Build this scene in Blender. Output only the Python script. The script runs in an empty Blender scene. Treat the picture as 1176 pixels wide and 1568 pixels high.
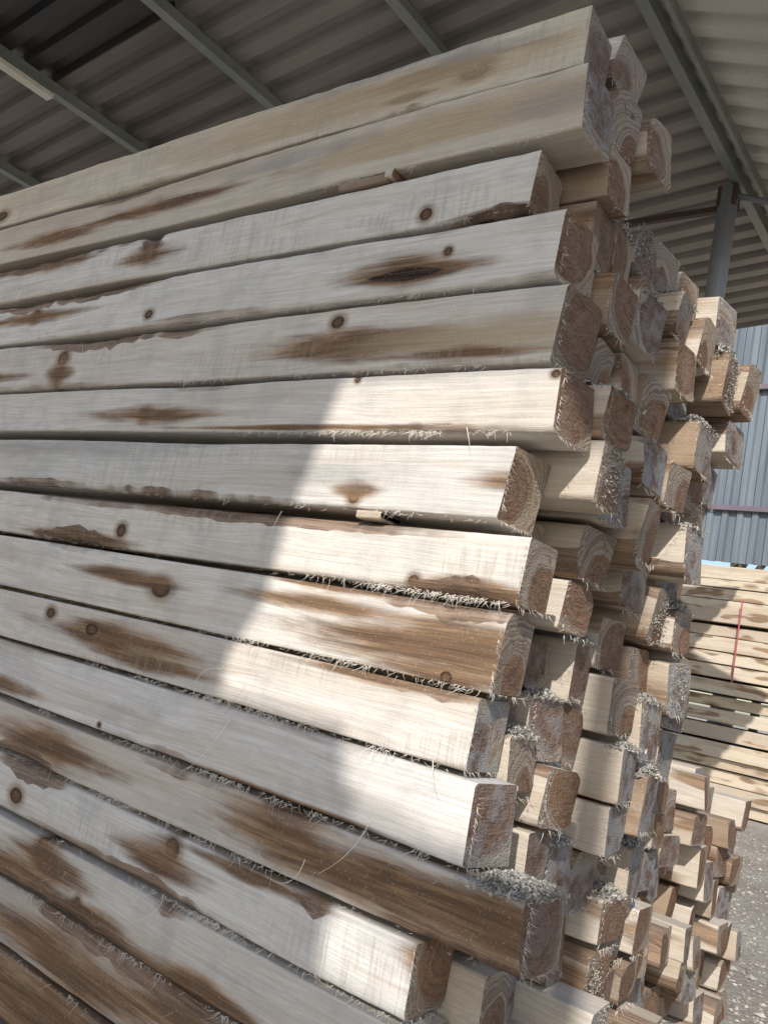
import bpy, bmesh, math, random
from mathutils import Vector, Matrix, noise
random.seed(7)
R = math.radians
H = 1.1      # camera height above ground
D = 1.1      # distance camera -> stack face
scene = bpy.context.scene
col = scene.collection

# ------------------------------------------------------------ helpers
def new_obj(name, verts, faces, mats=(), parent=None, fm=None, smooth=False, sharp=None, loc=None, attr=None):
    me = bpy.data.meshes.new(name)
    me.from_pydata(verts, [], faces)
    for m in mats: me.materials.append(m)
    if fm: me.polygons.foreach_set('material_index', fm)
    if attr:
        a=me.attributes.new('wane','FLOAT','POINT'); a.data.foreach_set('value',attr)
    if smooth:
        me.polygons.foreach_set('use_smooth', [True]*len(me.polygons))
        if sharp: me.set_sharp_from_angle(angle=R(sharp))
    me.update()
    ob = bpy.data.objects.new(name, me)
    col.objects.link(ob)
    if loc: ob.location = loc
    if parent: ob.parent = parent
    return ob

def empty(name, loc=(0,0,0)):
    e = bpy.data.objects.new(name, None); e.empty_display_size = .2
    e.location = loc; col.objects.link(e); return e

def box_vf(x0,x1,y0,y1,z0,z1,V,F):
    b=len(V)
    V += [(x0,y0,z0),(x1,y0,z0),(x1,y1,z0),(x0,y1,z0),(x0,y0,z1),(x1,y0,z1),(x1,y1,z1),(x0,y1,z1)]
    F += [(b,b+3,b+2,b+1),(b+4,b+5,b+6,b+7),(b,b+1,b+5,b+4),(b+1,b+2,b+6,b+5),(b+2,b+3,b+7,b+6),(b+3,b,b+4,b+7)]

class NB:
    def __init__(s,name):
        s.m=bpy.data.materials.new(name); s.m.use_nodes=True
        s.t=s.m.node_tree; s.t.nodes.clear()
        s.out=s.t.nodes.new('ShaderNodeOutputMaterial'); s.b=s.t.nodes.new('ShaderNodeBsdfPrincipled')
        s.t.links.new(s.b.outputs[0],s.out.inputs[0])
    def n(s,typ,**kw):
        nd=s.t.nodes.new(typ)
        for k,v in kw.items(): setattr(nd,k,v)
        return nd
    def l(s,a,b): s.t.links.new(a,b)
    def setin(s,sock,v):
        if isinstance(v,bpy.types.NodeSocket): s.l(v,sock)
        else: sock.default_value=v
    def math(s,op,a,b=0.0,c=None,clamp=False):
        nd=s.n('ShaderNodeMath',operation=op); nd.use_clamp=clamp
        s.setin(nd.inputs[0],a); s.setin(nd.inputs[1],b)
        if c is not None: s.setin(nd.inputs[2],c)
        return nd.outputs[0]
    def vmul(s,a,v):
        nd=s.n('ShaderNodeVectorMath',operation='MULTIPLY'); s.setin(nd.inputs[0],a); s.setin(nd.inputs[1],v); return nd.outputs[0]
    def vadd(s,a,v):
        nd=s.n('ShaderNodeVectorMath',operation='ADD'); s.setin(nd.inputs[0],a); s.setin(nd.inputs[1],v); return nd.outputs[0]
    def noise(s,vec,scale=1,detail=3,rough=.5,dist=0):
        nd=s.n('ShaderNodeTexNoise'); s.l(vec,nd.inputs['Vector']); nd.inputs['Scale'].default_value=scale
        nd.inputs['Detail'].default_value=detail; nd.inputs['Roughness'].default_value=rough; nd.inputs['Distortion'].default_value=dist
        return nd.outputs['Fac']
    def mr(s,v,a,b,c=0.,d=1.,smooth=True):
        nd=s.n('ShaderNodeMapRange'); 
        if smooth: nd.interpolation_type='SMOOTHSTEP'
        s.setin(nd.inputs[0],v)
        for i,x in zip((1,2,3,4),(a,b,c,d)): s.setin(nd.inputs[i],x)
        return nd.outputs[0]
    def mix(s,f,a,b,mode='MIX'):
        nd=s.n('ShaderNodeMix',data_type='RGBA',blend_type=mode); s.setin(nd.inputs[0],f)
        for sock,v in ((nd.inputs[6],a),(nd.inputs[7],b)):
            if isinstance(v,tuple) and len(v)==3: v=(*v,1)
            s.setin(sock,v)
        return nd.outputs[2]
    def bump(s,h,strength=.3,dist=.002,prev=None):
        nd=s.n('ShaderNodeBump'); s.setin(nd.inputs['Height'],h); nd.inputs['Strength'].default_value=strength; nd.inputs['Distance'].default_value=dist
        if prev: s.l(prev,nd.inputs['Normal'])
        return nd.outputs[0]

# ------------------------------------------------------------ wood
def wood_side(name, feats=(), cream=(.72,.66,.585), tan=(.53,.42,.30), tanamt=.5, generic=.6, grey=.25, saw=False):
    n=NB(name)
    tc=n.n('ShaderNodeTexCoord').outputs['Object']
    rnd=n.n('ShaderNodeObjectInfo').outputs['Random']
    wane=n.n('ShaderNodeAttribute',attribute_name='wane').outputs['Fac']
    off=n.n('ShaderNodeCombineXYZ'); 
    n.l(n.math('MULTIPLY',rnd,37.3),off.inputs[0]); n.l(n.math('MULTIPLY',rnd,91.7),off.inputs[1]); n.l(n.math('MULTIPLY',rnd,53.1),off.inputs[2])
    P=n.vadd(tc,off.outputs[0])
    warp=n.noise(n.vmul(P,(2.2,10,10)),1,1)
    wv=n.n('ShaderNodeCombineXYZ'); n.l(n.math('MULTIPLY',warp,.035),wv.inputs[2]); n.l(n.math('MULTIPLY',warp,.035),wv.inputs[1])
    PW=n.vadd(P,wv.outputs[0])
    broad=n.noise(n.vmul(PW,(.8,15,15)),1,3,.55)
    fine=n.noise(n.vmul(PW,(5,240,240)),1,3,.62)
    mid=n.noise(n.vmul(PW,(1.8,60,60)),1,3,.6)
    blot=n.noise(P,11,4,.65)
    sp=n.noise(P,230,2,.7)
    c=n.mix(n.math('MULTIPLY',n.mr(broad,.48,.68),tanamt),cream,tan)
    c=n.mix(n.math('MULTIPLY',n.mr(mid,.50,.72),.34),c,(.46,.365,.27))
    c=n.mix(n.math('MULTIPLY',n.mr(blot,.44,.70),grey),c,(.39,.395,.40))
    c=n.mix(n.mr(rnd,0,1,0,.20,False),c,(.45,.36,.28))
    streak=n.math('SUBTRACT',mid,.5)
    sep=n.n('ShaderNodeSeparateXYZ'); n.l(tc,sep.inputs[0])
    dn=n.math('SUBTRACT',n.noise(n.vmul(P,(6,34,34)),1,4,.55),.5)
    tone=n.mr(n.math('ADD',n.math('MULTIPLY',fine,.5),n.math('MULTIPLY',mid,.5)),.36,.62)
    hcol=n.mix(tone,(.10,.052,.029),(.34,.21,.115))
    if generic>0:
        vo=n.n('ShaderNodeTexVoronoi'); n.l(n.vmul(P,(3.1,9.,9.)),vo.inputs['Vector']); vo.inputs['Scale'].default_value=1
        cs=n.n('ShaderNodeSeparateColor'); n.l(vo.outputs['Color'],cs.inputs[0])
        gate=n.math('GREATER_THAN',cs.outputs[0],1-generic*.5)
        dist=n.math('ADD',vo.outputs['Distance'],n.math('MULTIPLY',dn,.25))
        c=n.mix(n.math('MULTIPLY',gate,n.mr(dist,.48,.12,0,.85)),c,hcol)
        c=n.mix(n.math('MULTIPLY',gate,n.mr(dist,.13,.08,0,.9)),c,(.06,.03,.02))
        c=n.mix(n.mr(n.math('ADD',warp,n.math('MULTIPLY',dn,.16)),.59,.67,0,.85),c,hcol)
    for f in feats:
        k,x,z,a,b=f
        dx=n.math('DIVIDE',n.math('SUBTRACT',sep.outputs[0],x),a)
        dz=n.math('DIVIDE',n.math('SUBTRACT',sep.outputs[2],z),b)
        dx=n.math('ABSOLUTE',dx); dz=n.math('ABSOLUTE',dz)
        amt={'k':.4,'s':1.7,'d':.8,'t':1.2,'g':1.6}[k]
        if k in 'sd':   # flame shape: pointed along the grain
            d=n.math('ADD',n.math('POWER',dx,1.25),n.math('POWER',dz,1.4))
        else:
            d=n.math('SQRT',n.math('ADD',n.math('MULTIPLY',dx,dx),n.math('MULTIPLY',dz,dz)))
        d=n.math('ADD',d,n.math('MULTIPLY',dn,amt))
        if k=='k':
            c=n.mix(n.mr(d,2.3,1.0,0,.75),c,hcol)
            c=n.mix(n.mr(d,1.2,.9,0,.95),c,(.035,.018,.012))
            ringk=n.math('SINE',n.math('MULTIPLY',d,22))
            c=n.mix(n.mr(d,.8,.45,0,.8),c,n.mix(n.mr(ringk,-1,1),(.10,.05,.028),(.22,.12,.065)))
        elif k=='s':
            c=n.mix(n.mr(n.math('ADD',d,n.math('MULTIPLY',streak,.9)),1.45,.35,0,.97),c,hcol)
            c=n.mix(n.mr(d,.7,.1,0,.5),c,(.085,.044,.024))
        elif k=='t':
            c=n.mix(n.mr(d,1.2,.4,0,.75),c,(.46,.35,.22))
        elif k=='g':
            c=n.mix(n.mr(d,1.2,.3,0,.5),c,(.30,.30,.295))
        else:
            c=n.mix(n.mr(d,1.9,1.,0,.7),c,hcol)
            c=n.mix(n.mr(d,1.05,.75,0,.96),c,(.02,.012,.008))
    wm=n.math('ADD',wane,n.math('MULTIPLY',dn,.9))
    c=n.mix(n.mr(wm,.12,.62,0,.9),c,n.mix(tone,(.08,.045,.03),(.30,.20,.135)))
    c=n.mix(n.mr(fine,.36,.68,.22,0),c,(.24,.185,.14))
    c=n.mix(n.mr(sp,.64,.74,0,.3),c,(.24,.20,.17))
    c=n.mix(n.mr(sp,.40,.30,0,.16),c,(.84,.81,.77))
    h=n.math('ADD',n.math('ADD',n.math('MULTIPLY',sp,.5),fine),n.math('MULTIPLY',mid,1.2))
    if saw:   # rough band-saw chatter in patches
        sn=n.noise(n.vmul(P,(120,6,9)),1,2,.55)
        sm=n.math('MULTIPLY',n.mr(sn,.47,.66),n.mr(warp,.48,.62,.08,.85))
        c=n.mix(n.math('MULTIPLY',sm,.34),c,(.36,.31,.26))
        h=n.math('SUBTRACT',h,n.math('MULTIPLY',sm,.7))
    n.setin(n.b.inputs['Base Color'],c)
    n.b.inputs['Roughness'].default_value=.9; n.b.inputs['Specular IOR Level'].default_value=.1
    n.l(n.bump(h,.65,.0022),n.b.inputs['Normal'])
    return n.m

def wood_end(name):
    n=NB(name)
    tc=n.n('ShaderNodeTexCoord').outputs['Object']
    rnd=n.n('ShaderNodeObjectInfo').outputs['Random']
    wn=n.n('ShaderNodeTexWhiteNoise',noise_dimensions='1D'); n.l(n.math('MULTIPLY',rnd,991.),wn.inputs['W'])
    cs=n.n('ShaderNodeSeparateColor'); n.l(wn.outputs['Color'],cs.inputs[0])
    r1,r2,r3=cs.outputs
    off=n.n('ShaderNodeCombineXYZ'); n.l(n.math('MULTIPLY',r1,30),off.inputs[0]); n.l(n.math('MULTIPLY',r2,30),off.inputs[1]); n.l(n.math('MULTIPLY',r3,30),off.inputs[2])
    P=n.vadd(tc,off.outputs[0])
    sep=n.n('ShaderNodeSeparateXYZ'); n.l(tc,sep.inputs[0])
    dn=n.math('SUBTRACT',n.noise(P,15,2,.5),.5)
    cy=n.math('ADD',.055,n.math('MULTIPLY',n.math('SUBTRACT',r1,.5),.08))
    cz=n.math('MULTIPLY',n.math('SUBTRACT',r2,.5),.08)
    dy=n.math('SUBTRACT',sep.outputs[1],cy); dz=n.math('SUBTRACT',sep.outputs[2],cz)
    r=n.math('SQRT',n.math('ADD',n.math('MULTIPLY',dy,dy),n.math('MULTIPLY',dz,dz)))
    r=n.math('ADD',r,n.math('MULTIPLY',dn,.04))
    rv=n.n('ShaderNodeCombineXYZ'); n.l(r,rv.inputs[0]); n.l(r1,rv.inputs[1])
    ring=n.noise(n.vmul(rv.outputs[0],(230,30,1)),1,2,.6)
    ang=n.math('ARCTAN2',dz,dy)
    av=n.n('ShaderNodeCombineXYZ'); n.l(n.math('MULTIPLY',ang,9.),av.inputs[0]); n.l(n.math('MULTIPLY',r3,9.),av.inputs[1]); n.l(n.math('MULTIPLY',r,14.),av.inputs[2])
    crk=n.noise(av.outputs[0],1,1)
    blot=n.noise(P,26,4,.7); fz=n.noise(P,330,2,.6)
    scr=n.noise(n.vmul(P,(10,50,420)),1,2,.6)
    heart=n.mix(r3,(.29,.16,.09),(.20,.13,.10))
    sap=n.mix(r1,(.46,.365,.265),(.37,.30,.245))
    hr=n.math('ADD',.036,n.math('MULTIPLY',r2,.040))
    c=n.mix(n.mr(n.math('SUBTRACT',r,hr),-.006,.006,1,0),sap,heart)
    c=n.mix(n.mr(ring,.42,.60,0,.58),c,(.11,.064,.042))
    c=n.mix(n.mr(blot,.48,.70,0,.42),c,(.31,.245,.195))
    c=n.mix(n.mr(scr,.4,.75,0,.22),c,(.48,.415,.36))
    c=n.mix(n.math('MULTIPLY',n.mr(crk,.34,.28),n.mr(r,.045,.01,0,.8)),c,(.04,.025,.02))
    mould=n.math('MULTIPLY',n.mr(r3,.55,.85),n.mr(blot,.42,.58,.1,.8))
    c=n.mix(mould,c,n.mix(fz,(.20,.20,.21),(.47,.465,.46)))
    c=n.mix(n.mr(blot,.42,.26,0,.8),c,(.08,.057,.044))
    c=n.mix(n.mr(fz,.54,.72,0,.4),c,(.09,.065,.05))
    n.setin(n.b.inputs['Base Color'],c)
    n.b.inputs['Roughness'].default_value=.9; n.b.inputs['Specular IOR Level'].default_value=.1
    n.l(n.bump(n.math('ADD',n.math('MULTIPLY',fz,.9),n.math('ADD',n.math('MULTIPLY',scr,.6),n.math('MULTIPLY',blot,2))),1.,.005),n.b.inputs['Normal'])
    return n.m

END=wood_end('end_grain')
GEN=[wood_side('sawn_wood_a',generic=.4,cream=(.62,.55,.455)),
     wood_side('sawn_wood_b',tanamt=.9,generic=.6,cream=(.54,.46,.36)),
     wood_side('sawn_wood_c',tanamt=.6,generic=.2,cream=(.67,.605,.515)),
     wood_side('sawn_wood_brown',tanamt=1.,generic=.9,cream=(.33,.24,.165),tan=(.23,.155,.10))]

def beam(name, xe, y, zb, zt, w, L, nseg, mats, seed, parent, notch=(), wane=1.0, bad=.3, rough=1.0, wob=1.0):
    rr=random.Random(seed)
    h=zt-zb; zc=(zb+zt)/2
    sy=rr.uniform(-.14,.14); sz=rr.uniform(-.12,.12)
    so=[rr.uniform(0,100) for _ in range(8)]
    V=[];F=[];fm=[];A=[]
    cor=[(0,-h/2,'fb'),(w,-h/2,'bb'),(w,h/2,'bt'),(0,h/2,'ft')]
    pre=[(0,1),(-1,0),(0,-1),(1,0)]; post=[(1,0),(0,1),(-1,0),(0,-1)]
    bw=[rr.random()<bad for _ in range(4)]
    roll=rr.uniform(-.06,.06)*rough
    if rough>=1 and rr.random()<.12: roll*=2.6
    nper=24
    for i in range(nseg+1):
        s=i/nseg
        x=-L*(s**1.5) if nseg>20 else -L*s
        oz=.0085*noise.noise(Vector((x*1.3,so[0],0)))*wob
        oy=.015*noise.noise(Vector((x*.9,so[1],3)))
        bulge=.005*noise.noise(Vector((x*7,so[5],3)))*rough
        for ci,(cy,cz,nm) in enumerate(cor):
            nz=noise.noise(Vector((x*1.9,so[2]+ci*9,1)))
            nf=noise.noise(Vector((x*26,so[3]+ci*7,1)))
            r=.0040+.0025*nf+max(0,nz-.04)*.032*wane+(max(0,nz+.32)*.058 if bw[ci] else 0)
            for (nn,xc,hw,dp) in notch:
                if nn==nm:
                    g=math.exp(-((x-xc)/hw)**2*1.2); r+=dp*g*(1+.45*nf+.3*noise.noise(Vector((x*60,so[4],0))))
            r=max(.002,min(r,.040))
            if i==0: r+=.0025
            pts=[]
            for k in range(4):
                t=k/3*math.pi/2
                if ci==0:   py,pz=cy+r-r*math.cos(t)*1,cz+r-r*math.sin(t)
                elif ci==1: py,pz=cy-r+r*math.sin(t),cz+r-r*math.cos(t)
                elif ci==2: py,pz=cy-r+r*math.cos(t),cz-r+r*math.sin(t)
                else:       py,pz=cy+r-r*math.sin(t),cz-r+r*math.cos(t)
                pts.append((py,pz,(r-.005)/.022))
            e=.0035
            a0=pts[0]; a1=pts[3]
            pts=[(a0[0]+pre[ci][0]*e,a0[1]+pre[ci][1]*e,-.2)]+pts+[(a1[0]+post[ci][0]*e,a1[1]+post[ci][1]*e,-.2)]
            for py,pz,av in pts:
                e_=(1-s)**6
                xx=x+e_*(sy*(py-w/2)+sz*pz)
                if i==0: xx+=.005*noise.noise(Vector((py*40,pz*40,so[6])))
                q=py+(roll*pz)+(bulge if py<w/2 else 0)
                V.append((xx,q+oy,pz-roll*(py-w/2)+oz)); A.append(av)
    for i in range(nseg):
        for k in range(nper):
            a=i*nper+k;b=i*nper+(k+1)%nper
            F.append((a,a+nper,b+nper,b)); fm.append(0)
    F.append(tuple(range(nper))); fm.append(1)
    F.append(tuple(reversed(range(nseg*nper,(nseg+1)*nper)))); fm.append(1)
    return new_obj(name,V,F,mats,parent,fm,True,32,loc=(xe,y,zc),attr=A)

stack=empty('timber_beam_stack',(-.65,D,0))
def par(ob,p):
    ob.parent=p; ob.matrix_parent_inverse=Matrix.Translation(-Vector(p.location))

rows=[(-.610,1.006,.900),(-.585,.894,.783),(-.652,.768,.666),(-.578,.658,.546),(-.560,.541,.420),(-.542,.416,.318),
      (-.602,.303,.193),(-.557,.180,.082),(-.573,.077,-.037),(-.590,-.041,-.142),(-.561,-.146,-.256),(-.467,-.261,-.355),
      (-.615,-.360,-.460),(-.600,-.465,-.570),(-.57,-.575,-.68),(-.60,-.685,-.79),(-.56,-.795,-.9),(-.6,-.905,-.999)]
# features: kind, world x (m), height fraction, half-length, half-height
feat={0:[('k',-.885,.4,.030,.014),('s',-1.0,.6,.24,.02),('d',-1.03,.28,.05,.009),('t',-1.2,.5,.7,.05),('k',-2.55,.3,.03,.014),('g',-.85,.75,.15,.02),('g',-1.1,.95,.3,.02)],
 1:[('t',-.9,.55,.5,.045),('s',-1.75,.5,.34,.022),('s',-2.2,.4,.28,.022),('g',-.7,.5,.12,.03),('g',-1.3,.75,.25,.02)],
 2:[('k',-.925,.24,.013,.012),('d',-.76,.02,.09,.012),('d',-1.74,.72,.035,.022),('s',-1.74,.5,.12,.03),('s',-2.2,.8,.3,.02)],
 3:[('s',-.94,.38,.17,.034),('d',-.94,.34,.095,.014),('k',-.855,.62,.008,.008),('k',-1.676,.25,.014,.010),('k',-2.2,.65,.022,.016),('s',-2.2,.6,.25,.02),('s',-1.9,.97,.25,.014)],
 4:[('k',-1.083,.80,.015,.012),('s',-1.03,.45,.26,.036),('t',-.75,.42,.30,.034),('s',-.78,.18,.2,.012),('k',-2.0,.62,.02,.019),('s',-2.0,.3,.06,.05),('s',-2.35,.3,.2,.02)],
 5:[('k',-1.604,.36,.018,.013),('s',-1.60,.36,.24,.024),('k',-1.0,.95,.006,.006),('k',-.61,.9,.007,.006),('s',-1.15,.08,.4,.006)],
 6:[('k',-.959,.20,.012,.012),('s',-.96,.3,.06,.02),('g',-1.8,.85,.5,.03),('g',-1.0,.55,.15,.03),('s',-.64,.55,.1,.02)],
 7:[('k',-1.58,.35,.014,.013),('d',-1.74,.10,.17,.014),('k',-.80,.14,.011,.010),('d',-.70,.0,.07,.016),('s',-.70,.08,.14,.024),('s',-1.3,.98,.4,.012)],
 8:[('k',-1.407,.52,.026,.018),('s',-1.53,.62,.18,.018),('s',-.72,.42,.34,.055),('s',-1.0,.70,.2,.018),('k',-.71,.08,.01,.008),('s',-.95,.97,.2,.007)],
 9:[('s',-1.50,.55,.32,.034),('s',-1.40,.3,.2,.022),('k',-1.76,.75,.016,.011),('k',-1.60,.62,.02,.012),('s',-.8,.97,.25,.012)],
 10:[('k',-1.5,.1,.006,.005),('s',-1.0,.03,.25,.008),('g',-.8,.3,.12,.02),('s',-1.9,.2,.2,.02)],
 11:[('k',-1.61,.45,.028,.020),('s',-1.66,.45,.24,.040),('k',-.957,.66,.034,.024),('s',-.97,.62,.17,.045),('s',-.72,.45,.36,.05),('s',-.56,.5,.2,.07)],
 12:[('k',-1.205,.75,.018,.018),('s',-1.24,.5,.12,.035),('k',-1.73,.35,.022,.015),('g',-.85,.95,.04,.02),('s',-1.0,.9,.16,.014),('s',-.64,.8,.07,.04)],
 13:[('k',-1.58,.85,.017,.020),('s',-1.55,.6,.16,.05),('k',-1.43,.3,.010,.011),('s',-1.68,.15,.30,.04),('s',-1.35,.12,.25,.032),('s',-1.05,.1,.2,.03)],
 14:[('s',-1.12,.75,.2,.05),('s',-1.45,.35,.36,.05),('s',-.95,.4,.14,.03)],
 15:[('s',-1.4,.5,.6,.08)],16:[('s',-1.2,.5,.6,.06)],17:[]}
notches={0:[('fb',-1.03,.06,.006),('ft',-1.15,.2,.006)],2:[('ft',-1.74,.03,.03),('fb',-.76,.08,.012),('ft',-2.25,.3,.024)],3:[('ft',-1.95,.26,.020),('ft',-2.3,.15,.022),('ft',-1.2,.1,.006)],
 4:[('ft',-1.9,.24,.022),('fb',-2.3,.2,.010),('ft',-1.55,.14,.014)],5:[('fb',-.85,.12,.007)],7:[('fb',-1.74,.17,.030),('fb',-.70,.08,.024),('ft',-1.3,.5,.014)],
 6:[('fb',-1.5,.5,.010)],8:[('ft',-.70,.07,.022),('ft',-1.74,.17,.010),('ft',-.9,.17,.012)],9:[('ft',-.75,.20,.012)],10:[('fb',-1.3,.2,.008)],
 11:[('fb',-1.75,.13,.026),('ft',-.95,.06,.016),('ft',-1.25,.1,.008),('fb',-.6,.14,.016)],12:[('ft',-1.7,.13,.022),('ft',-.87,.035,.022),('fb',-1.2,.2,.012)],13:[('fb',-1.5,.5,.018),('ft',-1.2,.06,.014)],14:[('ft',-1.3,.3,.022)]}
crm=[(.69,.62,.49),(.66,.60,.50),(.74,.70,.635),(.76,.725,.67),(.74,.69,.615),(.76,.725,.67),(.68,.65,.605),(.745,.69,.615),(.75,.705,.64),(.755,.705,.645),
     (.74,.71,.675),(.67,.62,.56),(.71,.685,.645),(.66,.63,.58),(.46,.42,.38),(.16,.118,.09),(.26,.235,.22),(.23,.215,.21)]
yo=random.Random(77)
for i,(xe,zt,zb) in enumerate(rows):
    xe*=D; zt=zt*D-.0028; zb=zb*D+.0028; hh=zt-zb
    fs=[(k,x-xe,(f-.5)*hh,a,b) for (k,x,f,a,b) in feat[i]]
    nt=[(c,x-xe,hw,dp) for (c,x,hw,dp) in notches.get(i,[])]
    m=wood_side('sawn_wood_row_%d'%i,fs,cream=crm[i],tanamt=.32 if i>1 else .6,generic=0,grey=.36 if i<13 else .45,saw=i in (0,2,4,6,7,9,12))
    ob=beam('beam_front_%d'%i,xe,D+(.007 if i==0 else yo.uniform(-.003,.007)),zb+H,zt+H,.106,4.2,190,(m,END),100+i,None,nt,wane=.65,bad=.0,rough=.45,wob=.45)
    par(ob,stack)
# rear columns
tops={1:1.14,2:1.06,3:.90,4:.925,5:.915,6:.90,7:.885}
rnd=random.Random(21)
cnt=0
for k in range(1,8):
    y=D+.003+k*.117
    z=tops[k]; r=0
    while z>-1.05:
        hh=rnd.uniform(.082,.128)
        zb=max(z-hh,-1.1)
        mean=-.655 if k<4 else -.635
        if z<.15: mean-=.02
        xe=mean+rnd.uniform(-.065,.065)
        if k==1: xe=min(xe,-.605)
        if k==1 and r==0: xe=-.672
        xe=min(xe,-.585)
        if k==1 and .36<z<.47: xe=-.572
        wdt=rnd.uniform(.090,.112)
        mt=GEN[rnd.choice((0,0,1,2,2,3,3))]
        ob=beam('beam_inner_%d'%cnt,xe,y+rnd.uniform(-.003,.006),zb+H+.001,z+H-.002,wdt,3.6,30,(mt,END),500+cnt,None,bad=.26)
        par(ob,stack); cnt+=1; r+=1
        z=zb-rnd.choice((.002,.004,.008,.014,.022))
# lower stack further back
stackB=empty('timber_beam_stack',(-.85,2.3,0))
for k in range(9):
    y=2.24+k*.118
    z=-.2+rnd.uniform(-.06,.05)-(.05 if k>5 else 0)
    while z>-1.05:
        hh=rnd.uniform(.085,.12); zb=max(z-hh,-1.1)
        xe=-.80+rnd.uniform(-.08,.05)
        ob=beam('beam_%d'%cnt,xe,y+rnd.uniform(-.004,.004),zb+H+.001,z+H-.002,rnd.uniform(.085,.112),3.2,24,(GEN[rnd.choice((0,1,2,2,3))],END),900+cnt,None,bad=.26)
        par(ob,stackB); cnt+=1
        z=zb-rnd.choice((.001,.004,.015))

# spacer chips between rows
def chip_block(name,x0,x1,y0,y1,z0,z1,mat,seed):
    ob=beam(name,x1,y0,z0+H,z1+H,y1-y0,x1-x0,10,(mat,END),seed,None,bad=0,rough=0,wane=0); par(ob,stack)
chip_block('spacer_chip_a',-.935,-.885,D-.008,D+.05,.180*D+.001,.193*D+.001,GEN[1],3)
chip_block('spacer_chip_b',-1.15,-1.03,D-.006,D+.06,.768*D,.783*D,GEN[3],4)
chip_block('spacer_chip_c',-1.035,-1.015,D-.009,D+.06,.768*D,.783*D+.002,GEN[2],5)

# ------------------------------------------------------------ splinters / fibres
fib=NB('wood_fibre'); fib.b.inputs['Base Color'].default_value=(.72,.66,.57,1); fib.b.inputs['Roughness'].default_value=.8
def tube(pts,rad,V,F,sides=3):
    b=len(V); n=len(pts)
    for i,p in enumerate(pts):
        p=Vector(p); t=(Vector(pts[min(i+1,n-1)])-Vector(pts[max(i-1,0)]))
        if t.length<1e-9:t=Vector((0,0,1))
        t.normalize(); u=t.orthogonal().normalized(); v=t.cross(u)
        rd=rad*(1-.75*i/(n-1))
        for k in range(sides):
            a=2*math.pi*k/sides; V.append(tuple(p+u*math.cos(a)*rd+v*math.sin(a)*rd))
    for i in range(n-1):
        for k in range(sides):
            a=b+i*sides+k; c=b+i*sides+(k+1)%sides
            F.append((a,c,c+sides,a+sides))
V=[];F=[]; fr=random.Random(5)
def fibre(x,y,z,ln,curl,d,rad=.00035):
    p=Vector((x,y,z)); d=Vector(d).normalized(); pts=[p.copy()]; ax=Vector((fr.uniform(-1,1),fr.uniform(-1,1),fr.uniform(-1,1))).normalized()
    n=7 if ln<.04 else 16
    for i in range(n):
        d=(Matrix.Rotation(curl/n,3,ax)@d); p=p+d*ln/n; pts.append(p.copy())
    tube(pts,rad,V,F)
dens={0:(.7,-1.3,-.7),1:(1,-1.6,-.9),5:(2.2,-1.15,-.72),7:(2.4,-.95,-.62),8:(1.4,-1.2,-.65),9:(2.2,-1.4,-.9),4:(1.2,-1.6,-.9),10:(2.0,-1.4,-.7),11:(1.8,-1.6,-.7),12:(1.8,-1.4,-.75),3:(1,-1.5,-.9),13:(1.4,-1.6,-.8)}
for i,(xe,zt,zb) in enumerate(rows[:15]):
    de,xa,xb=dens.get(i,(.5,-1.8,-.7))
    zz=zb*D+H+.002
    lf_=1.35 if i>=9 else 1.
    cx=[fr.gauss((xa+xb)/2,(xb-xa)/2.6) for _ in range(int(6+5*de))]
    for _ in range(110):
        x=fr.uniform(-2.4,xe*D-.01)
        fibre(x,D-.001,zz+fr.uniform(-.004,.003),fr.uniform(.003,.016),fr.uniform(-1,1),(fr.uniform(-1.4,1.4),-.5,fr.uniform(-1,.2)),.0003)
    for _ in range(int(110*de)):
        x=fr.choice(cx)+fr.gauss(0,.022)
        if x>xe*D-.005: continue
        fibre(x,D-.001,zz+fr.uniform(-.002,.004),lf_*fr.uniform(.004,.028)*fr.uniform(.5,1),fr.uniform(-2.2,2.2),(fr.uniform(-1.3,1.3),-.4,fr.uniform(-1,-.3)),.0004)
    for _ in range(60):
        e=fr.random(); yy=D+fr.uniform(0,.11)
        if e<.5: p=(xe*D+.001,yy,zz)
        else: p=(xe*D+.001,D-.001,zz+fr.uniform(0,.1))
        fibre(*p,fr.uniform(.004,.016),fr.uniform(-1.5,1.5),(fr.uniform(.2,1),fr.uniform(-.6,.3),fr.uniform(-1,.1)),.00035)
for _ in range(130):
    i=fr.randrange(15); xe,zt,zb=rows[i]; x=fr.uniform(-2.3,xe*D-.02)
    fibre(x,D-.002,fr.uniform(zb,zt)*D+H,fr.uniform(.006,.035),fr.uniform(-3,3),(fr.uniform(-1,1),-.15,fr.uniform(-1,.3)),.0003)
for (x,z,ln,cu,d) in [(-.82,.575,.075,2.6,(.3,-.5,-1)),(-1.115,.2,.10,1.3,(-.3,-.25,-1)),(-1.13,-.18,.13,2.4,(-.3,-.3,-1)),(-1.15,-.15,.11,-2.2,(.9,-.3,-.2)),
                      (-.79,-.26,.11,1.0,(-.1,-.3,-1)),(-1.05,-.21,.09,1.8,(.9,-.3,-.5)),(-1.9,.53,.06,2,(1,-.4,.4)),(-1.0,-.37,.12,-1.5,(1,-.3,-.4)),(-1.6,-.5,.1,2,(1,-.4,.3)),(-.75,.36,.05,1,(.6,-.5,-.8)),
                      (-1.18,-.1,.12,2.8,(-.8,-.3,.2)),(-.9,-.35,.09,2.2,(.2,-.3,-1)),(-1.3,-.42,.1,-2,(.9,-.3,-.2)),(-1.2,-.5,.09,2.4,(.6,-.3,-.6)),(-1.35,-.2,.07,2.4,(.6,-.3,-.6)),(-.7,-.15,.06,2.,(.4,-.3,-.9))]:
    fibre(x,D-.003,z+H,ln,cu,d,.0008)
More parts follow.
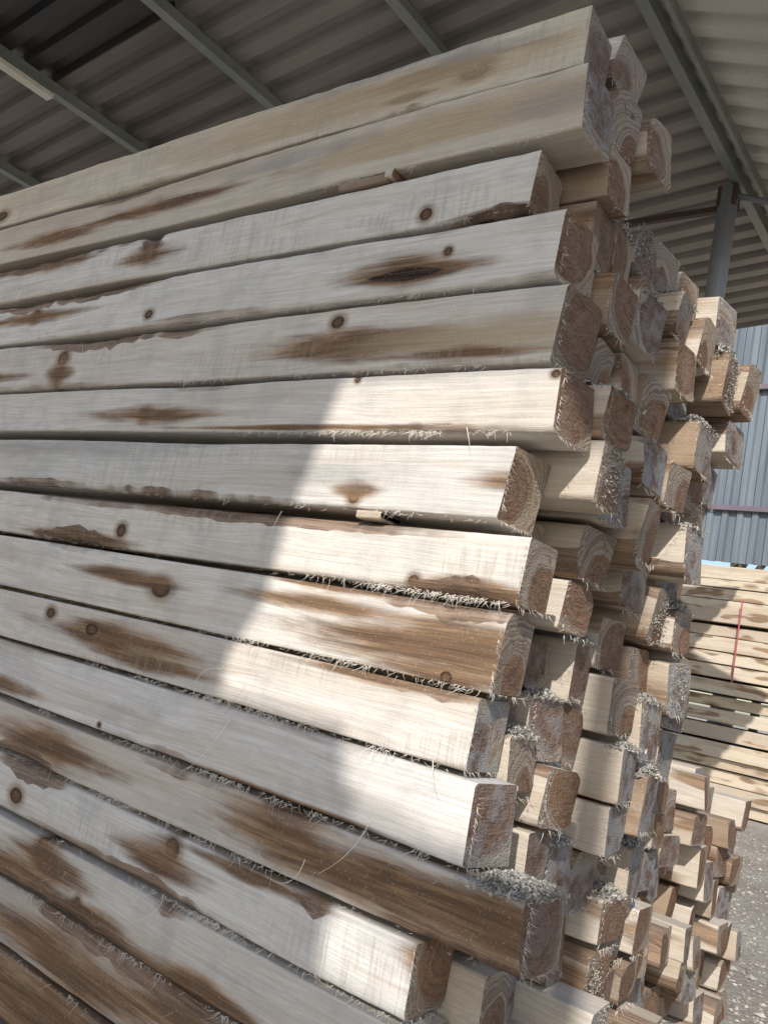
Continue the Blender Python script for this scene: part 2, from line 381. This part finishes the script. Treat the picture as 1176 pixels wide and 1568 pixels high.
# frayed edges of the inner ends
for o in list(stack.children):
    if o.name.startswith('beam_inner') and o.location.y<2.0:
        for _ in range(16):
            fibre(o.location.x+.001,o.location.y+fr.uniform(0,.1),o.location.z-.05+fr.uniform(-.003,.004),fr.uniform(.004,.02),fr.uniform(-2,2),(fr.uniform(-.2,1),fr.uniform(-.8,.5),fr.uniform(-1,0)),.00045)
            fibre(o.location.x+.001,o.location.y+fr.uniform(-.002,.002),o.location.z+fr.uniform(-.05,.05),fr.uniform(.003,.012),fr.uniform(-2,2),(fr.uniform(-.5,1),-1,fr.uniform(-1,.2)),.00045)
ob=new_obj('wood_fibres',V,F,(fib.m,)); ob.parent=None; par(ob,stack)

# sawdust / shavings clumps
sd=NB('sawdust'); 
sd.setin(sd.b.inputs['Base Color'],sd.mix(sd.n('ShaderNodeNewGeometry').outputs['Random Per Island'],(.18,.165,.145),(.54,.515,.46)))
sd.b.inputs['Roughness'].default_value=.9
V=[];F=[]
def clump(cx,cy,cz,rx,ry,rz,n):
    for _ in range(n):
        a,b=fr.gauss(0,.45),fr.gauss(0,.45)
        hgt=max(0,(1-a*a-b*b))*rz*fr.random()**.5
        c=Vector((cx+a*rx,cy+b*ry,cz+hgt)); s=fr.uniform(.001,.003)
        if c.x>cx+rx*.95: c.x=cx+rx*.95
        M=Matrix.Rotation(fr.uniform(0,6.3),3,Vector((fr.uniform(-1,1),fr.uniform(-1,1),fr.uniform(-1,1))).normalized())
        q=[Vector((-s*1.6,-s*.6,0)),Vector((s*1.6,-s*.6,s*.4)),Vector((s*1.5,s*.6,0)),Vector((-s*1.6,s*.6,s*.5))]
        b0=len(V); V.extend([tuple(c+M@p) for p in q]); F.append((b0,b0+1,b0+2,b0+3))
clump(-.565,D+.05,-.261*D+H-.004,.055,.06,.018,2400)
ledges=[]
for o in list(stack.children):
    if o.name.startswith('beam_inner'):
        zt_=max(v.co.z for v in o.data.vertices if v.co.x>-.05)+o.location.z
        ledges.append((o.location.x,o.location.y,zt_,o))
lr=random.Random(12)
for (x,y,z,o) in ledges:
    ab=[p for p in ledges if abs(p[1]-y)<.03 and .06<p[2]-z<.16]
    if ab and x-ab[0][0]>.022 and lr.random()<.6:
        d=x-ab[0][0]
        clump(x-d*.45,y+.05,z-.003,d*.62,.055,.010+.018*lr.random(),850)
    if lr.random()<.2:
        for _ in range(320):
            a,b=lr.gauss(.05,.025),lr.gauss(.01,.03); s=lr.uniform(.0007,.0018)
            c=Vector((x+.003,y+min(max(a,.005),.1),o.location.z+min(max(b,-.045),.045)))
            M=Matrix.Rotation(lr.uniform(0,6.3),3,Vector((lr.uniform(-1,1),lr.uniform(-1,1),lr.uniform(-1,1))).normalized())
            q=[Vector((-s*1.5,-s*.6,0)),Vector((s*1.5,-s*.6,s*.4)),Vector((s*1.4,s*.6,0)),Vector((-s*1.5,s*.6,s*.5))]
            b0=len(V); V.extend([tuple(c+M@p) for p in q]); F.append((b0,b0+1,b0+2,b0+3))
ob=new_obj('wood_shavings',V,F,(sd.m,)); par(ob,stack)

# ------------------------------------------------------------ ground
g=NB('dirt_ground'); tg=g.n('ShaderNodeTexCoord').outputs['Object']
n1=g.noise(tg,1.1,5,.65); n2=g.noise(tg,22,5,.75); n3=g.noise(tg,90,3,.7)
c=g.mix(g.mr(n1,.38,.64),(.42,.37,.31),(.58,.54,.47)); c=g.mix(g.mr(n2,.45,.65,0,.65),c,(.26,.225,.185)); c=g.mix(g.mr(n3,.52,.66,0,.65),c,(.62,.58,.52)); c=g.mix(g.mr(n3,.42,.32,0,.6),c,(.20,.175,.15))
g.setin(g.b.inputs['Base Color'],c); g.b.inputs['Roughness'].default_value=.95
g.l(g.bump(g.math('ADD',n3,g.math('MULTIPLY',n2,2)),.9,.025),g.b.inputs['Normal'])
new_obj('ground',[(-300,-300,0),(300,-300,0),(300,300,0),(-300,300,0)],[(0,1,2,3)],(g.m,))
gv=NB('gravel_stone'); gi=gv.n('ShaderNodeNewGeometry').outputs['Random Per Island']
gv.setin(gv.b.inputs['Base Color'],gv.mix(gi,(.20,.18,.155),(.56,.515,.45))); gv.b.inputs['Roughness'].default_value=.9
V=[];F=[]; gr=random.Random(3)
for _ in range(12000):
    y=2.5+gr.random()**1.3*7; x=-.27*y+gr.uniform(-.8,1.0)*(.5+y*.22)
    s=gr.uniform(.004,.013)*(1. if gr.random()<.92 else 2.0)
    b0=len(V)
    for (a,b,c_) in [(1,0,0),(-1,0,0),(0,1,0),(0,-1,0),(0,0,1),(0,0,-1)]:
        k=gr.uniform(.6,1.2)
        V.append((x+a*s*k+gr.uniform(-.3,.3)*s,y+b*s*k+gr.uniform(-.3,.3)*s,s*.2+c_*s*.6*k))
    F+= [(b0,b0+2,b0+4),(b0+2,b0+1,b0+4),(b0+1,b0+3,b0+4),(b0+3,b0,b0+4),(b0+2,b0,b0+5),(b0+1,b0+2,b0+5),(b0+3,b0+1,b0+5),(b0,b0+3,b0+5)]
new_obj('gravel',V,F,(gv.m,))

# ------------------------------------------------------------ shed roof
shed=empty('open_shed')
ZR=3.5+H; XR=-1.82
def metal(name,c1,c2,rough=.5,metallic=.3,stretch=(1,1,1)):
    n=NB(name); t=n.n('ShaderNodeTexCoord').outputs['Object']
    a=n.noise(n.vmul(t,stretch),1.3,4,.6); b=n.noise(t,35,3,.6)
    c=n.mix(n.mr(a,.3,.7),c1,c2); c=n.mix(n.mr(b,.55,.75,0,.25),c,tuple(x*.5 for x in c1))
    n.setin(n.b.inputs['Base Color'],c); n.b.inputs['Roughness'].default_value=rough; n.b.inputs['Metallic'].default_value=metallic
    return n.m
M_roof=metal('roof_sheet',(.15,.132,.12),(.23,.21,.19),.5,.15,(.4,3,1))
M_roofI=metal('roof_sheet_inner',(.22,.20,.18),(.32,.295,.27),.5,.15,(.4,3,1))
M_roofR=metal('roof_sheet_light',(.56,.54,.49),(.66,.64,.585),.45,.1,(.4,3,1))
M_dark=metal('dirty_skylight',(.022,.022,.025),(.04,.038,.036),.35,0)
M_purl=metal('galvanised_purlin',(.22,.24,.22),(.32,.34,.31),.45,.4)
M_red=metal('brown_primer_steel',(.07,.045,.04),(.10,.065,.055),.6,.1)
M_post=metal('grey_painted_steel',(.17,.18,.20),(.26,.27,.29),.5,.2)
PITCH=.20
def corr_along_x(name,x0,x1,n0,n1,zf,mat,pitch=PITCH,amp=.045):
    V=[];F=[]; ys=[]
    for i in range(n0,n1):
        for o,h in ((0,0),(.42,0),(.52,1),(.86,1),(.96,0)):
            ys.append((.6+(i+o)*pitch,h*amp))
    ys.append((.6+n1*pitch,0))
    xs=[x0+(x1-x0)*i/6 for i in range(7)]
    for x in xs:
        for yy,h in ys: V.append((x,yy,zf(x)+h))
    n=len(ys)
    for i in range(6):
        for j in range(n-1): F.append((i*n+j,(i+1)*n+j,(i+1)*n+j+1,i*n+j+1))
    return new_obj(name,V,F,(mat,),shed)
zl=lambda x: ZR+.1*(x-XR)
zr=lambda x: ZR-.4*(x-XR)
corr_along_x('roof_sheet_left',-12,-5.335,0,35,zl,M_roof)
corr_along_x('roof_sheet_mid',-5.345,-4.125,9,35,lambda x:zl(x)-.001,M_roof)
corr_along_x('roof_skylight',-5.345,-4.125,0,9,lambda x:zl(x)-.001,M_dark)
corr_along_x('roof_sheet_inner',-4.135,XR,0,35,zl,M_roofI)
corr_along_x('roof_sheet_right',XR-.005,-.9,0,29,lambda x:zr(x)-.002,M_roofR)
V=[];F=[]
for x in (-8.9,-7.7,-6.52,-5.34,-4.13,-2.95):
    z=zl(x)-.004; box_vf(x-.022,x+.022,.6,7.5,z-.07,z,V,F); box_vf(x-.022,x+.045,.6,7.5,z-.082,z-.071,V,F)
new_obj('purlins',V,F,(M_purl,),shed)
V=[];F=[]; box_vf(XR-.03,XR+.03,.6,6.3,ZR-.11,ZR-.005,V,F); box_vf(XR+.10,XR+.125,.6,6.3,ZR-.12,ZR-.06,V,F)
new_obj('ridge_purlin',V,F,(M_purl,),shed)
V=[];F=[]; box_vf(-5.375,-5.30,.6,2.4,zl(-5.34)-.12,zl(-5.34)-.09,V,F)
ml=metal('lit_purlin_cream',(.70,.65,.55),(.78,.74,.64),.4,0)  # cream colour stands in for light falling on this stretch of purlin
new_obj('lit_purlin_strip',V,F,(ml,),shed)
V=[];F=[]; box_vf(-12,XR,5.3,5.34,ZR-.24,ZR-.20,V,F); new_obj('tie_beam',V,F,(M_red,),shed)
def cyl(p0,p1,r,V,F,s=16):
    p0=Vector(p0);p1=Vector(p1);t=(p1-p0).normalized();u=t.orthogonal().normalized();v=t.cross(u);b=len(V)
    for p in (p0,p1):
        for k in range(s):
            a=2*math.pi*k/s; V.append(tuple(p+u*math.cos(a)*r+v*math.sin(a)*r))
    for k in range(s): F.append((b+k,b+(k+1)%s,b+s+(k+1)%s,b+s+k))
    F.append(tuple(b+s+k for k in range(s))); F.append(tuple(b+k for k in reversed(range(s))))
V=[];F=[]; cyl((-1.87,5.25,0),(-1.87,5.25,ZR-.12),.062,V,F); cyl((-7.7,5.25,0),(-7.7,5.25,ZR-.7),.055,V,F); cyl((-7.7,.75,0),(-7.7,.75,ZR-.7),.055,V,F)
cyl((-1.87,5.25,ZR-.16),(-1.0,5.25,ZR-.50),.02,V,F)
new_obj('steel_posts',V,F,(M_post,),shed)
V=[];F=[]; box_vf(-1.93,-1.81,5.20,5.30,ZR-.26,ZR-.12,V,F); new_obj('post_cap',V,F,(M_red,),shed)

# ------------------------------------------------------------ far corrugated wall building
far=empty('corrugated_metal_barn',(0,12,0))
M_blue=metal('grey_sheet',(.13,.155,.18),(.19,.222,.248),.45,.2,(6,1,.4))
V=[];F=[];x=-10; xs=[]
while x<1.5:
    for o,h in ((0,0),(.3,0),(.42,1),(.78,1),(.9,0)): xs.append((x+o*.2,h*.04))
    x+=.2
for z in (2.0+H,4.2+H,6.9+H):
    for xx,h in xs: V.append((xx,12-h,z))
n=len(xs)
for i in range(2):
    for j in range(n-1): F.append((i*n+j,i*n+j+1,(i+1)*n+j+1,(i+1)*n+j))
o=new_obj('wall_sheets',V,F,(M_blue,)); par(o,far)
V=[];F=[]
for z in (4.5+H,2.75+H): box_vf(-10,1.5,11.90,11.95,z-.035,z+.035,V,F)
for x in (-9.,-6,-2.95,.5): box_vf(x-.05,x+.05,11.88,11.95,0,6.8+H,V,F)
M_pur=metal('primer_girt',(.14,.11,.14),(.18,.14,.17),.6,.1)
o=new_obj('girts',V,F,(M_pur,)); par(o,far)

# plank stack behind
pl=empty('plank_stack',(-3,10.6,0))
M_pl=[wood_side('plank_wood_a',tanamt=1.,generic=.5,cream=(.68,.59,.46)),wood_side('plank_wood_b',tanamt=.8,generic=.7,cream=(.62,.53,.40)),wood_side('plank_wood_c',tanamt=.8,generic=.6,cream=(.54,.46,.365))]
z=.02; i=0; pr=random.Random(9)
while z<2.66:
    h=pr.uniform(.09,.17)
    for (xa,xb) in ((-9.5,-4.9+pr.uniform(-.2,.2)),(-4.8,1.5+pr.uniform(-.3,.3))):
        yy=10.5+pr.uniform(-.08,.08)
        V=[];F=[]; box_vf(0,xb-xa,0,1.1,-h/2,h/2,V,F)
        o=new_obj('plank_%d'%i,V,F,(pr.choice(M_pl),),loc=(xa,yy,z+h/2)); o.rotation_euler=(0,pr.uniform(-.002,.002),pr.uniform(-.01,.01))
        md=o.modifiers.new('bev','BEVEL'); md.width=.008; md.segments=2
        par(o,pl); i+=1
    z+=h+pr.choice((.006,.012,.03))
V=[];F=[]; box_vf(-2.865,-2.85,10.36,10.37,1.45,2.4,V,F)
mr_=NB('red_strap'); mr_.b.inputs['Base Color'].default_value=(.45,.10,.11,1)
o=new_obj('red_strap',V,F,(mr_.m,)); par(o,pl)

# ------------------------------------------------------------ tree beyond
tr=empty('broadleaf_tree',(-5.4,19,0))
bark=NB('bark'); bark.b.inputs['Base Color'].default_value=(.12,.09,.06,1)
V=[];F=[]
tube([(-5.4,19,0),(-5.3,19,2.5),(-5.5,19.1,5),(-5.3,19,8)],.28,V,F,10)
for a in range(7):
    an=a*.9; tube([(-5.4,19,3.5+a*.6),(-5.4+math.cos(an)*1.2,19+math.sin(an)*1.2,5.5+a*.6),(-5.4+math.cos(an)*2.4,19+math.sin(an)*2.4,7+a*.6)],.09,V,F,6)
o=new_obj('trunk',V,F,(bark.m,)); par(o,tr)
lf=NB('leaves'); li=lf.n('ShaderNodeNewGeometry').outputs['Random Per Island']
lf.setin(lf.b.inputs['Base Color'],lf.mix(li,(.04,.08,.02),(.11,.16,.04)))
V=[];F=[]; tr_=random.Random(4)
cl=[(Vector((-5.4+tr_.uniform(-3.2,3.2),19+tr_.uniform(-2.4,2.4),9.2+tr_.uniform(-3.4,3))),tr_.uniform(.6,1.3)) for _ in range(34)]
for c0,r0 in cl:
    for _ in range(230):
        d=Vector((tr_.gauss(0,1),tr_.gauss(0,1),tr_.gauss(0,1))).normalized()*r0*tr_.random()**.4
        c=c0+d; s=.11; u=Vector((tr_.uniform(-1,1),tr_.uniform(-1,1),tr_.uniform(-1,1))).normalized(); v=u.orthogonal()
        b0=len(V); V+= [tuple(c-u*s),tuple(c+v*s*.5),tuple(c+u*s),tuple(c-v*s*.5)]; F.append((b0,b0+1,b0+2,b0+3))
o=new_obj('crown',V,F,(lf.m,)); par(o,tr)

# ------------------------------------------------------------ unseen board screen behind the camera, added and cut to shape the sun patch
blk=empty('sun_screen',(0,-3,0))
V=[];F=[]
YSCR=-3.0; OX=.30/.78*(D-YSCR); OZ=.55/.78*(D-YSCR)
def left_edge(z):  # outline of the lit patch, cut into the added screen
    pts=[(-.277,-.815),(-.211,-.875),(-.165,-.883),(-.164,-1.178),(-.083,-1.187),(.034,-1.12),(.205,-1.105),(.465,-1.033)]
    for (z0,x0),(z1,x1) in zip(pts,pts[1:]):
        if z0<=z<=z1: return x0+(x1-x0)*(z-z0)/(z1-z0+1e-9)
    return None
step=.03; zf=-1.20
while zf<1.3:
    zm=zf+step/2; RE=-.44
    segs=[(-3.0,RE)]
    le=left_edge(zm)
    if le is not None: segs=[(-3.0,le),(-.505,RE)]  # right-hand piece is an added post shading the inner beam ends
    elif -.50<zm<-.39: segs=[(-3.0,-.845),(-.665,RE)]
    for a,b in segs:
        box_vf(a+OX,b+OX,YSCR,YSCR+.02,zf+OZ+H,zf+OZ+H+step-.0005,V,F)
    zf+=step
for x in (-1.3,.0): box_vf(x-.06,x+.06,YSCR-.14,YSCR-.01,0,1.2+OZ+H,V,F)
M_brd=wood_side('sun_screen_wood',generic=0,cream=(.70,.66,.58),tanamt=.2)  # pale so the added screen also returns some fill light
o=new_obj('boards',V,F,(M_brd,)); par(o,blk)

# ------------------------------------------------------------ light
s=Vector((.30,-.78,.55)).normalized()
sun=bpy.data.lights.new('sun','SUN'); sun.energy=4.4; sun.angle=R(.45); sun.color=(1,.96,.90)
so=bpy.data.objects.new('sun',sun); col.objects.link(so); so.rotation_euler=s.to_track_quat('Z','Y').to_euler(); so.location=(3,-8,8)
w=bpy.data.worlds.new('World'); scene.world=w; w.use_nodes=True
nt=w.node_tree; bg=nt.nodes['Background']; sk=nt.nodes.new('ShaderNodeTexSky'); sk.sky_type='NISHITA'; sk.sun_disc=False
sk.sun_elevation=math.asin(s.z); sk.sun_rotation=math.atan2(s.x,s.y); nt.links.new(sk.outputs[0],bg.inputs[0]); bg.inputs[1].default_value=.15

# ------------------------------------------------------------ camera
cam=bpy.data.cameras.new('camera'); cam.sensor_fit='HORIZONTAL'; cam.sensor_width=36; cam.lens=36*1319/1176; cam.clip_start=.02; cam.clip_end=1000
co=bpy.data.objects.new('camera',cam); col.objects.link(co)
r_=Vector((.7830,.5913,.1935)).normalized(); f_=Vector((-.6191,.7707,.1499)); f_=(f_-r_*f_.dot(r_)).normalized(); u_=r_.cross(f_)
M=Matrix((( r_.x,u_.x,-f_.x,0),(r_.y,u_.y,-f_.y,0),(r_.z,u_.z,-f_.z,H),(0,0,0,1)))
co.matrix_world=M
scene.camera=co
scene.view_settings.view_transform='Standard'; scene.view_settings.look='None'; scene.view_settings.exposure=0
print('sun dir',s,'beams',cnt)
